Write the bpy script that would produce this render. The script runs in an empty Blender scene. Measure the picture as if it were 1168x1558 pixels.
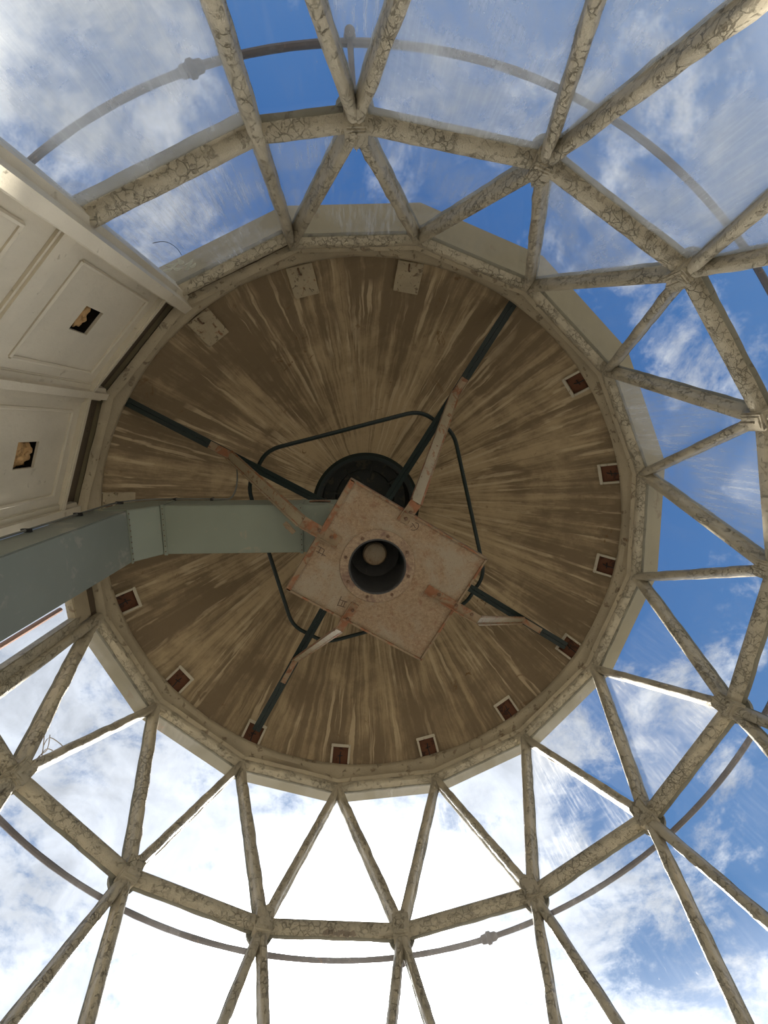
import bpy, bmesh, math, random
from mathutils import Vector, Matrix, Euler
random.seed(7)
SC = bpy.context.scene
COL = SC.collection
PI = math.pi

# ------------------------------------------------------------------ camera
FPX = 665.5
def rodrigues(w):
    w = Vector(w); t = w.length
    return Matrix.Rotation(t, 3, w.normalized())
R0 = Matrix(((1, 0, 0), (0, -1, 0), (0, 0, -1)))
cam_d = bpy.data.cameras.new('camera')
cam = bpy.data.objects.new('camera', cam_d); COL.objects.link(cam)
cam_d.sensor_fit = 'HORIZONTAL'; cam_d.sensor_width = 36.0
cam_d.lens = 36.0 * FPX / 1168.0
cam_d.clip_start = 0.02; cam_d.clip_end = 500
CR = rodrigues((-0.1885, 0.0707, 0.0)) @ R0
CAM = Vector((-0.1438, -0.8428, 1.5))
cam.matrix_world = Matrix.Translation(CAM) @ CR.to_4x4()
SC.camera = cam
SC.view_settings.view_transform = 'Standard'
SC.view_settings.look = 'None'
SC.view_settings.gamma = 1.0
SC.view_settings.use_curve_mapping = False
SC.view_settings.exposure = 0.52

# ------------------------------------------------------------------ node helpers
class NT:
    def __init__(s, tree): s.t = tree; s.n = tree.nodes; s.l = tree.links
    def node(s, kind, **kw):
        n = s.n.new(kind)
        for k, v in kw.items(): setattr(n, k, v)
        return n
    def put(s, sock, v):
        if v is None: return
        if isinstance(v, bpy.types.NodeSocket): s.l.new(v, sock)
        else:
            if hasattr(sock.default_value, '__len__') and not isinstance(v, (int, float)):
                v = tuple(v); n = len(sock.default_value)
                if len(v) < n: v = v + (1.0,) * (n - len(v))
                sock.default_value = v[:n]
            else: sock.default_value = v
    def math(s, op, a, b=None, c=None, clamp=False):
        n = s.node('ShaderNodeMath', operation=op, use_clamp=clamp)
        s.put(n.inputs[0], a); s.put(n.inputs[1], b)
        if c is not None: s.put(n.inputs[2], c)
        return n.outputs[0]
    def vmath(s, op, a, b=None, scale=None):
        n = s.node('ShaderNodeVectorMath', operation=op)
        s.put(n.inputs[0], a)
        if b is not None: s.put(n.inputs[1], b)
        if scale is not None: s.put(n.inputs[3], scale)
        return n.outputs['Value'] if op in ('DOT_PRODUCT', 'LENGTH', 'DISTANCE') else n.outputs[0]
    def noise(s, vec, scale, detail=5, rough=.55, dist=0.0):
        n = s.node('ShaderNodeTexNoise')
        s.put(n.inputs['Vector'], vec); n.inputs['Scale'].default_value = scale
        n.inputs['Detail'].default_value = detail; n.inputs['Roughness'].default_value = rough
        n.inputs['Distortion'].default_value = dist
        return n.outputs[0]
    def maprange(s, v, a, b, c=0.0, d=1.0, smooth=False):
        n = s.node('ShaderNodeMapRange', interpolation_type='SMOOTHSTEP' if smooth else 'LINEAR')
        s.put(n.inputs[0], v)
        for i, x in enumerate((a, b, c, d)): s.put(n.inputs[i + 1], x)
        return n.outputs[0]
    def mix(s, f, a, b):
        n = s.node('ShaderNodeMix', data_type='RGBA')
        s.put(n.inputs[0], f); s.put(n.inputs[6], a); s.put(n.inputs[7], b)
        return n.outputs[2]
    def bump(s, h, strength=.3, dist=.01):
        n = s.node('ShaderNodeBump'); s.put(n.inputs['Height'], h)
        n.inputs['Strength'].default_value = strength; n.inputs['Distance'].default_value = dist
        return n.outputs[0]

# ------------------------------------------------------------------ world: cloudy sky above, unseen sea and land haze below, made bright to light the room
SUN_EL = math.radians(26); SUN_AZ = math.radians(93)
SUN = Vector((math.cos(SUN_EL) * math.cos(SUN_AZ), math.cos(SUN_EL) * math.sin(SUN_AZ), math.sin(SUN_EL)))
world = bpy.data.worlds.new('sky'); SC.world = world; world.use_nodes = True
w = NT(world.node_tree); w.n.clear()
tc = w.node('ShaderNodeTexCoord'); D = w.vmath('NORMALIZE', tc.outputs['Generated'])
sep = w.node('ShaderNodeSeparateXYZ'); w.put(sep.inputs[0], D)
dz = sep.outputs[2]
den = w.math('ADD', w.math('MAXIMUM', dz, 0.02), 0.12)
comb = w.node('ShaderNodeCombineXYZ')
w.put(comb.inputs[0], w.math('DIVIDE', sep.outputs[0], den)); w.put(comb.inputs[1], w.math('DIVIDE', sep.outputs[1], den))
P2 = comb.outputs[0]
sd = w.vmath('DOT_PRODUCT', D, tuple(SUN))
def blob(vec, inner, outer):      # 1 towards vec, 0 beyond the outer angle (degrees)
    dd = w.vmath('DOT_PRODUCT', D, tuple(Vector(vec).normalized()))
    return w.maprange(dd, math.cos(math.radians(outer)), math.cos(math.radians(inner)), 0, 1, True)
n_lo = w.noise(P2, 1.3, 2, .5, .3)
n_hi = w.noise(P2, 4.2, 9, .66, .35)
n_fi = w.noise(P2, 13.0, 8, .7, .25)
fld = w.math('ADD', w.math('MULTIPLY', n_lo, .34), w.math('ADD', w.math('MULTIPLY', n_hi, .48), w.math('MULTIPLY', n_fi, .18)))
glow = w.maprange(sd, 0.82, 1.0, 0, 1, True)
aure = w.math('MULTIPLY', w.math('POWER', w.maprange(sd, 0.89, 1.0, 0, 1), 8.0), 30.0)
bank = blob((-0.24, 0.84, 0.48), 8, 58)
west = blob((-0.62, -0.42, 0.66), 5, 38)
nort = blob((0.45, -0.70, 0.55), 5, 32)
cov = w.math('ADD', w.math('MULTIPLY', bank, .082), w.math('MULTIPLY', west, .07))
cov = w.math('ADD', cov, w.math('MULTIPLY', nort, .035))
cov = w.math('ADD', cov, w.math('MULTIPLY', glow, .03))
cov = w.math('ADD', cov, w.math('MULTIPLY', blob((0.43, 0.75, 0.5), 4, 24), .055))
cov = w.math('ADD', cov, w.math('MULTIPLY', blob((-0.45, 0.7, 0.56), 4, 26), .05))
cov = w.math('SUBTRACT', cov, w.math('MULTIPLY', blob((0.11, -0.57, 0.81), 3, 26), .04))
fld = w.math('ADD', fld, cov)
mask = w.maprange(fld, .505, .625, 0, 1, True)
gz = w.maprange(dz, 0.0, .9, 0, 1)
blue = w.mix(gz, (.21, .40, .68, 1), (.045, .142, .375, 1))
blue = w.mix(w.math('MULTIPLY', glow, .25), blue, (.75, .9, 1.1, 1))
shade = w.maprange(w.noise(P2, 5.5, 7, .62, .5), .33, .66, .66, 1.14)
cloud_k = w.math('MULTIPLY', shade, w.math('ADD', .76, w.math('MULTIPLY', bank, .20)))
cloud_k = w.math('ADD', cloud_k, w.math('MULTIPLY', w.math('POWER', glow, 1.5), .5))
cc = w.vmath('SCALE', (.93, .97, 1.04), scale=cloud_k)
skyc = w.mix(w.math('MULTIPLY', mask, .93), blue, cc)
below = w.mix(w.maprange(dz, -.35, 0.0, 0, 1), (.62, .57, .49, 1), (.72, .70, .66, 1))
skyc = w.vmath('ADD', skyc, w.vmath('SCALE', (1.0, .97, .92), scale=aure))
haze_fill = w.math('MULTIPLY', w.maprange(dz, .50, .22, 0, 1, True), w.math('POWER', w.maprange(w.vmath('DOT_PRODUCT', D, (math.cos(SUN_AZ), math.sin(SUN_AZ), 0)), .25, 1.0, 0, 1), 1.5))
skyc = w.vmath('ADD', skyc, w.vmath('SCALE', (1.0, .96, .90), scale=w.math('MULTIPLY', haze_fill, 4.2)))     # unseen low haze on the sun's side, added to light bars and panels
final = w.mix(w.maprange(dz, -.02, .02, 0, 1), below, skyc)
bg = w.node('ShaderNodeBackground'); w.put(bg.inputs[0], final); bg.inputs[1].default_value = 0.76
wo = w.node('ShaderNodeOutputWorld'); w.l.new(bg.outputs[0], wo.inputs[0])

sun_d = bpy.data.lights.new('sun', 'SUN'); sun_d.energy = 10.0; sun_d.angle = math.radians(3); sun_d.color = (1, .93, .82)
sun = bpy.data.objects.new('sun', sun_d); COL.objects.link(sun)
sun.rotation_euler = SUN.to_track_quat('Z', 'Y').to_euler(); sun.location = SUN * 20

# ------------------------------------------------------------------ materials
def mat(name):
    m = bpy.data.materials.new(name); m.use_nodes = True
    t = NT(m.node_tree); t.n.clear()
    out = t.node('ShaderNodeOutputMaterial'); b = t.node('ShaderNodeBsdfPrincipled')
    t.l.new(b.outputs[0], out.inputs[0])
    return m, t, b, out
def geo_vec(t, per_obj=True):
    tc = t.node('ShaderNodeTexCoord'); v = tc.outputs['Object']
    if per_obj:
        oi = t.node('ShaderNodeObjectInfo')
        v = t.vmath('ADD', v, t.vmath('SCALE', (31.0, 17.0, 11.0), scale=oi.outputs['Random']))
    return v
def paint(name, base, dark, rough=.5, peel=.62, bump=.5, scale=14, rust=None, rustlev=.66, spec=.4, crack=0, bdist=.004):
    m, t, b, o = mat(name); v = geo_vec(t)
    n1 = t.noise(v, scale, 8, .65, .4); n2 = t.noise(v, scale * .22, 4, .6, .3); n3 = t.noise(v, scale * 5, 5, .7)
    c = t.mix(t.maprange(n2, .35, .7), base, tuple(x * .78 for x in base[:3]) + (1,))
    c = t.mix(t.maprange(n1, peel, peel + .05), c, dark)
    c = t.mix(t.maprange(n3, .60, .72, 0, .45), c, dark)
    if rust:
        n4 = t.noise(v, scale * .5, 7, .68, .6)
        c = t.mix(t.maprange(n4, rustlev, rustlev + .08), c, rust)
    if crack:
        vo = t.node('ShaderNodeTexVoronoi', feature='DISTANCE_TO_EDGE')
        t.put(vo.inputs['Vector'], t.vmath('ADD', v, t.vmath('SCALE', (1, 1, 1), scale=t.math('MULTIPLY', n1, .05)))); vo.inputs['Scale'].default_value = crack
        ck = t.math('MULTIPLY', t.maprange(vo.outputs[0], .0, .05, 1, 0), t.maprange(n2, .44, .56))
        c = t.mix(t.math('MULTIPLY', ck, .32), c, tuple(x * .5 for x in dark[:3]) + (1,))
    t.put(b.inputs['Base Color'], c); b.inputs['Roughness'].default_value = rough
    b.inputs['Specular IOR Level'].default_value = spec
    h = t.math('ADD', t.math('MULTIPLY', t.maprange(n1, peel - .01, peel + .02), -1.0), t.math('MULTIPLY', n3, .8))
    h = t.math('ADD', h, t.math('MULTIPLY', n2, 1.5))
    if crack: h = t.math('SUBTRACT', h, t.math('MULTIPLY', ck, .8))
    t.put(b.inputs['Normal'], t.bump(h, bump, bdist))
    return m
M = {}
M['bar'] = paint('cream_bar_paint', (.59, .51, .365, 1), (.40, .33, .225, 1), .36, .60, 1.0, 34, crack=26, bdist=.010)
M['outer'] = paint('dark_outer_paint', (.19, .165, .105, 1), (.11, .09, .055, 1), .7, .58, .5, 18)
M['ring'] = paint('rim_paint', (.45, .375, .255, 1), (.24, .175, .11, 1), .5, .60, 1.0, 14, (.30, .13, .05, 1), .68)
M['panel'] = paint('wall_panel_paint', (.66, .59, .46, 1), (.47, .40, .29, 1), .42, .64, .8, 9)
M['eave'] = paint('eave_paint', (.31, .265, .165, 1), (.24, .185, .11, 1), .5, .62, .4, 7, (.45, .25, .14, 1), .66)
M['plate'] = paint('vent_box_paint', (.42, .345, .225, 1), (.17, .11, .06, 1), .6, .60, 1.0, 30, (.22, .10, .04, 1), .60)
M['frame'] = paint('vent_frame_paint', (.56, .50, .38, 1), (.26, .17, .1, 1), .55, .62, .5, 16)
M['rust_in'] = paint('rusty_recess', (.13, .050, .022, 1), (.05, .022, .012, 1), .8, .56, .5, 14)
M['green'] = paint('dark_green_paint', (.006, .014, .011, 1), (.003, .006, .005, 1), .38, .64, .3, 20)
M['black'] = paint('dull_black', (.012, .012, .011, 1), (.03, .03, .028, 1), .55, .62, .6, 40)
M['sleeve'] = paint('dark_grey_sleeve', (.055, .053, .050, 1), (.09, .085, .075, 1), .45, .60, .8, 50)  # dark grey inside the round hole of the box
M['vent'] = paint('vent_throat', (.022, .024, .018, 1), (.06, .05, .03, 1), .6, .56, .5, 10)
M['ducth'] = paint('duct_grey_green', (.215, .235, .185, 1), (.27, .245, .18, 1), .42, .60, .12, 4)
M['ductv'] = paint('duct_blue_grey', (.185, .200, .172, 1), (.245, .24, .20, 1), .40, .56, .12, 5)
M['strap'] = paint('strap_paint', (.33, .27, .175, 1), (.17, .09, .04, 1), .5, .60, .5, 22, (.24, .115, .05, 1), .56)
M['strap_rust'] = paint('strap_rusty', (.26, .185, .11, 1), (.17, .07, .03, 1), .65, .55, .5, 18, (.24, .10, .045, 1), .50)
M['bolt'] = paint('bolt_rust', (.15, .085, .05, 1), (.08, .04, .025, 1), .6, .6, .3, 30)
M['rail'] = paint('handrail_metal', (.11, .088, .082, 1), (.18, .12, .09, 1), .5, .6, .5, 16)
M['pipe'] = paint('outside_pipe', (.36, .20, .14, 1), (.2, .1, .07, 1), .6, .62, .4, 16)
M['cable'] = paint('grey_conduit', (.16, .16, .14, 1), (.10, .10, .09, 1), .5, .7, .1, 20)
M['clip'] = paint('black_clip', (.02, .02, .02, 1), (.03, .03, .03, 1), .5, .7, .1, 20)
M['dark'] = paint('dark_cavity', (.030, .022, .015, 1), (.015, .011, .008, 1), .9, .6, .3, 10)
M['recess'] = paint('recess_shadow_paint', (.13, .095, .06, 1), (.07, .05, .03, 1), .8, .6, .3, 10)  # shade of the gap under the rim, put into the colour
M['foam'] = paint('amber_foam', (.60, .36, .15, 1), (.30, .15, .05, 1), .6, .55, 1.0, 22)
M['floor'] = paint('floor_paint', (.68, .65, .58, 1), (.4, .36, .3, 1), .5, .68, .2, 3)
M['white'] = paint('white_wall_paint', (.50, .47, .41, 1), (.6, .55, .45, 1), .5, .68, .2, 4)
M['deck'] = paint('gallery_stone', (.55, .52, .46, 1), (.4, .36, .3, 1), .8, .62, .3, 2)
M['twig'] = paint('dry_twig', (.30, .24, .17, 1), (.15, .1, .07, 1), .8, .62, .3, 60)
M['ink'] = paint('pencil_mark', (.10, .065, .045, 1), (.07, .045, .03, 1), .8, .7, .1, 20)
M['scrap'] = paint('pale_scrap', (.62, .62, .52, 1), (.5, .5, .42, 1), .6, .62, .3, 60)
M['flake'] = paint('paint_flake', (.34, .27, .19, 1), (.2, .13, .08, 1), .7, .6, .5, 40)

def rusty_plate():
    m, t, b, o = mat('rust_stained_plate'); v = geo_vec(t, False)
    n1 = t.noise(v, 3.2, 8, .66, .6); n2 = t.noise(v, 55, 6, .75); n3 = t.noise(v, 16, 8, .7, .8); n4 = t.noise(v, 140, 3, .6)
    c = t.mix(t.maprange(n2, .38, .66), (.315, .225, .138, 1), (.20, .125, .068, 1))
    c = t.mix(t.maprange(n1, .45, .60, 0, .9), c, (.29, .235, .165, 1))
    c = t.mix(t.math('MULTIPLY', t.maprange(n3, .53, .62, 0, .6), t.maprange(n1, .56, .44)), c, (.19, .085, .040, 1))
    c = t.mix(t.maprange(n4, .60, .70, 0, .6), c, (.11, .055, .03, 1))
    t.put(b.inputs['Base Color'], c); b.inputs['Roughness'].default_value = .75
    t.put(b.inputs['Normal'], t.bump(t.math('ADD', n2, t.math('MULTIPLY', n3, .5)), .5, .003))
    return m
M['rplate'] = rusty_plate()
def collar_mat():
    m, t, b, o = mat('stained_collar'); v = geo_vec(t, False)
    n1 = t.noise(v, 9, 8, .66, .6); n2 = t.noise(v, 60, 5, .7)
    c = t.mix(t.maprange(n2, .4, .65), (.32, .23, .145, 1), (.21, .135, .085, 1))
    c = t.mix(t.maprange(n1, .50, .62, 0, .8), c, (.13, .065, .05, 1))
    t.put(b.inputs['Base Color'], c); b.inputs['Roughness'].default_value = .7
    t.put(b.inputs['Normal'], t.bump(n2, .4, .003))
    return m
M['collar'] = collar_mat()

def cone_mat():
    m, t, b, o = mat('stained_roof_lining')
    tc = t.node('ShaderNodeTexCoord'); P = tc.outputs['Object']
    s = t.node('ShaderNodeSeparateXYZ'); t.put(s.inputs[0], P)
    r = t.math('SQRT', t.math('ADD', t.math('MULTIPLY', s.outputs[0], s.outputs[0]), t.math('MULTIPLY', s.outputs[1], s.outputs[1])))
    cb = t.node('ShaderNodeCombineXYZ')
    wob = t.math('MULTIPLY', t.noise(P, 5.0, 3, .5), .03)
    t.put(cb.inputs[0], t.math('ADD', t.math('DIVIDE', s.outputs[0], r), wob)); t.put(cb.inputs[1], t.math('DIVIDE', s.outputs[1], r))
    t.put(cb.inputs[2], t.math('MULTIPLY', r, .035))
    A = cb.outputs[0]
    s1 = t.noise(A, 5.5, 6, .62, 0); s2 = t.noise(A, 15, 6, .68, 0); s3 = t.noise(A, 44, 4, .6, 0)
    cb2 = t.node('ShaderNodeCombineXYZ')
    t.put(cb2.inputs[0], t.math('ADD', t.math('DIVIDE', s.outputs[0], r), wob)); t.put(cb2.inputs[1], t.math('DIVIDE', s.outputs[1], r))
    t.put(cb2.inputs[2], t.math('MULTIPLY', r, .04))
    s4 = t.noise(cb2.outputs[0], 36, 2, .5, 0)
    p1 = t.noise(P, 2.6, 7, .65, .5); p2 = t.noise(P, 30, 7, .72, .3); p3 = t.noise(P, 7, 9, .7, .8)
    streak = t.math('ADD', t.math('MULTIPLY', s1, .36), t.math('ADD', t.math('MULTIPLY', s2, .42), t.math('MULTIPLY', s3, .18)))
    streak = t.math('ADD', streak, t.math('MULTIPLY', t.math('SUBTRACT', p1, .5), .34))
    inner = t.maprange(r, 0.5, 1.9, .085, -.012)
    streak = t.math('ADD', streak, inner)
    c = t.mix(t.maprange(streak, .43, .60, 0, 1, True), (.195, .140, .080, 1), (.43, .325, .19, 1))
    drip = t.maprange(s4, .565, .62, 0, .75)
    drip = t.math('MULTIPLY', drip, t.maprange(t.noise(P, 2.1, 3, .5, .4), .42, .54))
    c = t.mix(drip, c, (.52, .41, .26, 1))
    c = t.mix(t.maprange(p2, .56, .72, 0, .35), c, (.13, .09, .05, 1))
    c = t.mix(t.math('MULTIPLY', t.maprange(p3, .62, .66), t.maprange(t.noise(P, 1.7, 2), .5, .62)), c, (.17, .10, .045, 1))
    t.put(b.inputs['Base Color'], c); b.inputs['Roughness'].default_value = .62
    b.inputs['Specular IOR Level'].default_value = .25
    h = t.math('ADD', t.math('MULTIPLY', streak, 1.5), t.math('MULTIPLY', p2, .4))
    h = t.math('ADD', h, t.math('MULTIPLY', p1, 3.0))
    t.put(b.inputs['Normal'], t.bump(h, .45, .006))
    return m
M['cone'] = cone_mat()

def glass_mat(name, dirt, streak, tint=(.97, .985, 1.0, 1), lo=.48):
    m = bpy.data.materials.new(name); m.use_nodes = True
    t = NT(m.node_tree); t.n.clear(); out = t.node('ShaderNodeOutputMaterial')
    tc = t.node('ShaderNodeTexCoord'); v = tc.outputs['Object']
    oi = t.node('ShaderNodeObjectInfo')
    v = t.vmath('ADD', v, t.vmath('SCALE', (13.0, 7.0, 0.0), scale=oi.outputs['Random']))
    vs = t.vmath('MULTIPLY', v, (1, 1, .07))
    n1 = t.noise(v, 2.0, 6, .6, .4); n2 = t.noise(vs, 55, 6, .7, .2); n3 = t.noise(v, 70, 3, .6)
    f = t.math('ADD', dirt * .35, t.math('MULTIPLY', t.maprange(n1, .38, .66), dirt))
    f = t.math('ADD', f, t.math('MULTIPLY', t.math('MULTIPLY', t.maprange(n2, lo, lo + .2), t.maprange(n1, .40, .56)), streak))
    f = t.math('ADD', f, t.math('MULTIPLY', t.maprange(n3, .70, .74), .18), clamp=True)
    tr = t.node('ShaderNodeBsdfTransparent'); tr.inputs[0].default_value = tint
    df = t.node('ShaderNodeBsdfDiffuse'); df.inputs[0].default_value = (.80, .80, .78, 1)
    tl = t.node('ShaderNodeBsdfTranslucent'); tl.inputs[0].default_value = (.80, .80, .78, 1)
    m1 = t.node('ShaderNodeMixShader'); m1.inputs[0].default_value = .55
    t.l.new(df.outputs[0], m1.inputs[1]); t.l.new(tl.outputs[0], m1.inputs[2])
    m2 = t.node('ShaderNodeMixShader'); t.put(m2.inputs[0], f)
    t.l.new(tr.outputs[0], m2.inputs[1]); t.l.new(m1.outputs[0], m2.inputs[2])
    gl = t.node('ShaderNodeBsdfGlossy'); gl.inputs[1].default_value = .06
    ge = t.node('ShaderNodeNewGeometry')
    cs = t.math('ABSOLUTE', t.vmath('DOT_PRODUCT', ge.outputs['Incoming'], ge.outputs['Normal']))
    frv = t.math('ADD', .02, t.math('MULTIPLY', t.math('POWER', t.math('SUBTRACT', 1.0, cs), 5.0), .5))
    m3 = t.node('ShaderNodeMixShader'); t.put(m3.inputs[0], frv)
    t.l.new(m2.outputs[0], m3.inputs[1]); t.l.new(gl.outputs[0], m3.inputs[2])
    t.l.new(m3.outputs[0], out.inputs[0])
    return m
M['glass'] = glass_mat('clear_glass', .018, .025)
M['glass_haze'] = glass_mat('hazy_glass', .17, .22)
M['glass_milky'] = glass_mat('milky_glass', .36, .10)
M['glass_dirty'] = glass_mat('streaked_glass', .05, .22, lo=.47)

# ------------------------------------------------------------------ mesh helpers
def V3(*a): return Vector(a)
class MB:
    def __init__(s): s.v = []; s.f = []; s.mi = []
    def add(s, vs, fs):
        o = len(s.v); s.v += [Vector(q) for q in vs]; s.f += [tuple(i + o for i in f) for f in fs]; return s
    def box(s, c, sz, mtx=None):
        x, y, z = (q / 2 for q in sz); vs = []
        for dx in (-x, x):
            for dy in (-y, y):
                for dz_ in (-z, z):
                    p = V3(dx, dy, dz_)
                    if mtx is not None: p = mtx @ p
                    vs.append(p + Vector(c))
        return s.add(vs, [(0, 1, 3, 2), (4, 6, 7, 5), (0, 4, 5, 1), (2, 3, 7, 6), (0, 2, 6, 4), (1, 5, 7, 3)])
    def prism(s, poly, z0, z1, mtx=None, off=(0, 0, 0)):
        n = len(poly); vs = [V3(p[0], p[1], z0) for p in poly] + [V3(p[0], p[1], z1) for p in poly]
        if mtx is not None: vs = [mtx @ v for v in vs]
        vs = [v + Vector(off) for v in vs]
        return s.add(vs, [tuple(range(n))[::-1], tuple(range(n, 2 * n))] + [(i, (i + 1) % n, (i + 1) % n + n, i + n) for i in range(n)])
    def sweep(s, prof, pts, frames, closed=False, cap=True):
        """prof: list of (a,b); frames: list of (A,B) vectors for each point"""
        n = len(prof); vs = []; fs = []
        for p, (A, B) in zip(pts, frames):
            for a, b in prof: vs.append(Vector(p) + A * a + B * b)
        m = len(pts)
        for k in range(m if closed else m - 1):
            k2 = (k + 1) % m
            for i in range(n):
                j = (i + 1) % n; fs.append((k * n + i, k * n + j, k2 * n + j, k2 * n + i))
        if not closed and cap: fs += [tuple(range(n))[::-1], tuple(range((m - 1) * n, m * n))]
        return s.add(vs, fs)
    def tube(s, pts, r, seg=8, closed=False, jitter=0):
        pts = [Vector(p) for p in pts]; fr = []; up = V3(0, 0, 1)
        for i, p in enumerate(pts):
            a = pts[i - 1] if (i > 0 or closed) else p; b = pts[(i + 1) % len(pts)] if (i < len(pts) - 1 or closed) else p
            d = (b - a).normalized(); u = up if abs(d.dot(up)) < .95 else V3(1, 0, 0)
            A = d.cross(u).normalized(); B = d.cross(A).normalized()
            q = 1 + (random.uniform(-jitter, jitter) if jitter else 0); fr.append((A * q, B * q))
        prof = [(r * math.cos(2 * PI * k / seg), r * math.sin(2 * PI * k / seg)) for k in range(seg)]
        return s.sweep(prof, pts, fr, closed)
    def lathe(s, prof, seg=48, c=(0, 0, 0), closed=False, poly_a0=0.0):
        n = len(prof); vs = []; fs = []
        for k in range(seg):
            a = poly_a0 + 2 * PI * k / seg
            for r, z in prof: vs.append(V3(r * math.cos(a), r * math.sin(a), z) + Vector(c))
        for k in range(seg):
            k2 = (k + 1) % seg
            for i in range(n if closed else n - 1):
                j = (i + 1) % n; fs.append((k * n + i, k2 * n + i, k2 * n + j, k * n + j))
        return s.add(vs, fs)
    def mesh(s, name, material, origin=V3(0, 0, 0), bevel=0, sharp=35, weld=False, smooth=True):
        me = bpy.data.meshes.new(name)
        me.from_pydata([v - origin for v in s.v], [], s.f)
        bm = bmesh.new(); bm.from_mesh(me)
        if weld: bmesh.ops.remove_doubles(bm, verts=bm.verts, dist=1e-5)
        bmesh.ops.recalc_face_normals(bm, faces=bm.faces)
        if bevel:
            ed = [e for e in bm.edges if len(e.link_faces) == 2 and e.calc_face_angle(0) > .6]
            bmesh.ops.bevel(bm, geom=ed, offset=bevel, segments=2, affect='EDGES', clamp_overlap=True)
        bm.to_mesh(me); bm.free()
        if smooth:
            for p in me.polygons: p.use_smooth = True
            me.set_sharp_from_angle(angle=math.radians(sharp))
        me.materials.append(M[material] if isinstance(material, str) else material)
        return me
    def build(s, name, material, parent=None, **kw):
        o = sum(s.v, Vector()) / len(s.v)
        return place(name, s.mesh(name, material, o, **kw), Matrix.Translation(o), parent)
def wm(o):
    m = o.matrix_basis.copy()
    while o.parent: o = o.parent; m = o.matrix_basis @ m
    return m
def place(name, me, mtx, parent=None):
    o = bpy.data.objects.new(name, me); COL.objects.link(o)
    if parent is not None:
        o.parent = parent; mtx = wm(parent).inverted() @ mtx
    o.matrix_basis = mtx
    return o
def empty(name, loc):
    o = bpy.data.objects.new(name, None); COL.objects.link(o); o.location = loc; o.empty_display_size = .1
    return o
def tag(o, label, cat, group=None, kind=None):
    o['label'] = label; o['category'] = cat
    if group: o['group'] = group
    if kind: o['kind'] = kind
    return o
def struct(o): o['kind'] = 'structure'; return o
def basis(x, y, z, p):
    m = Matrix.Identity(4)
    for i, c in enumerate((x, y, z)):
        for j in range(3): m[j][i] = c[j]
    for j in range(3): m[j][3] = p[j]
    return m

# ------------------------------------------------------------------ lantern geometry
R = 2.10; T0 = -1.8264; ZR, ZN, ZP = 4.65, 3.57, 1.80
def ang(i): return T0 + i * PI / 8
def rad(i): a = ang(i); return V3(math.cos(a), math.sin(a), 0)
def pt(i, z, r=R): return rad(i) * r + V3(0, 0, z)

# floor, low wall, gallery deck (outside the frame: they bounce the daylight)
mb = MB(); mb.prism([(R * 1.05 * math.cos(ang(i)), R * 1.05 * math.sin(ang(i))) for i in range(16)], -.1, 0)
struct(mb.build('floor', 'floor'))
mb = MB(); mb.lathe([(2.06, 0), (2.18, 0), (2.18, ZP - .06), (2.06, ZP - .06)], 16, closed=True, poly_a0=T0)
struct(mb.build('wall_base', 'white', weld=True))
mb = MB(); mb.lathe([(2.19, .2), (3.3, .2), (3.3, .05), (2.19, .05)], 48, closed=True)
struct(mb.build('trim_1', 'deck'))

# ------------------------------------------------------------------ ceiling: stained cone with rim wall and eave
ceil = MB(); SL = (6.30 - 4.83) / (2.06 - .54)
prof = []
for k in range(15):
    f = k / 14; r = 2.055 + (.54 - 2.055) * f; prof.append((r, 4.83 + (2.055 - r) * SL + .05 * math.sin(PI * f)))
ceil.lathe(prof, 96)
outp = [(.60, 6.42), (2.26, 4.88), (2.35, 4.802)]
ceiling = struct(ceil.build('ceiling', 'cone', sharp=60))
ceiling_mw = ceiling.matrix_basis.copy()
# keep the shader's radial pattern centred on the axis
shell = MB(); shell.lathe(outp, 16, poly_a0=T0); shell.build('roof_covering', 'eave', ceiling)
# rim wall: polygon below, circle above
rim = MB(); rows = [(2.085, 4.645, 1), (2.05, 4.65, 1), (2.035, 4.672, 1), (2.06, 4.69, .8), (2.055, 4.76, .3), (2.035, 4.775, 0), (2.03, 4.81, 0), (2.062, 4.85, 0)]
SEG = 96; vs = []
for k in range(SEG):
    a = T0 + 2 * PI * k / SEG; loc = (a - T0) % (PI / 8) - PI / 16
    pf = math.cos(PI / 16) / math.cos(loc)
    for r, z, p in rows:
        rr = r * (p * pf + (1 - p) * .992) + random.uniform(-.0025, .0025)
        vs.append(V3(rr * math.cos(a), rr * math.sin(a), z + random.uniform(-.002, .002)))
n = len(rows); rim.add(vs, [(k * n + i, ((k + 1) % SEG) * n + i, ((k + 1) % SEG) * n + i + 1, k * n + i + 1) for k in range(SEG) for i in range(n - 1)])
rim.build('rim_band', 'ring', ceiling, sharp=50)
# eave soffit outside the glass, sixteen boards
for i in range(16):
    e = MB(); e2 = [(2.10, 4.665), (2.235, 4.69), (2.245, 4.745), (2.365, 4.765), (2.372, 4.80), (2.10, 4.84)]
    a_, b_ = rad(i), rad(i + 1)
    A = [a_ * r + V3(0, 0, z) for r, z in e2]; B = [b_ * r + V3(0, 0, z) for r, z in e2]
    m_ = len(e2); mid = (a_ + b_) * .0006
    e.add(A + B, [tuple(range(m_)), tuple(range(m_, 2 * m_))[::-1]] + [(q, (q + 1) % m_, (q + 1) % m_ + m_, q + m_) for q in range(m_)])
    e.build('eave_board', 'eave', ceiling)
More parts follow.
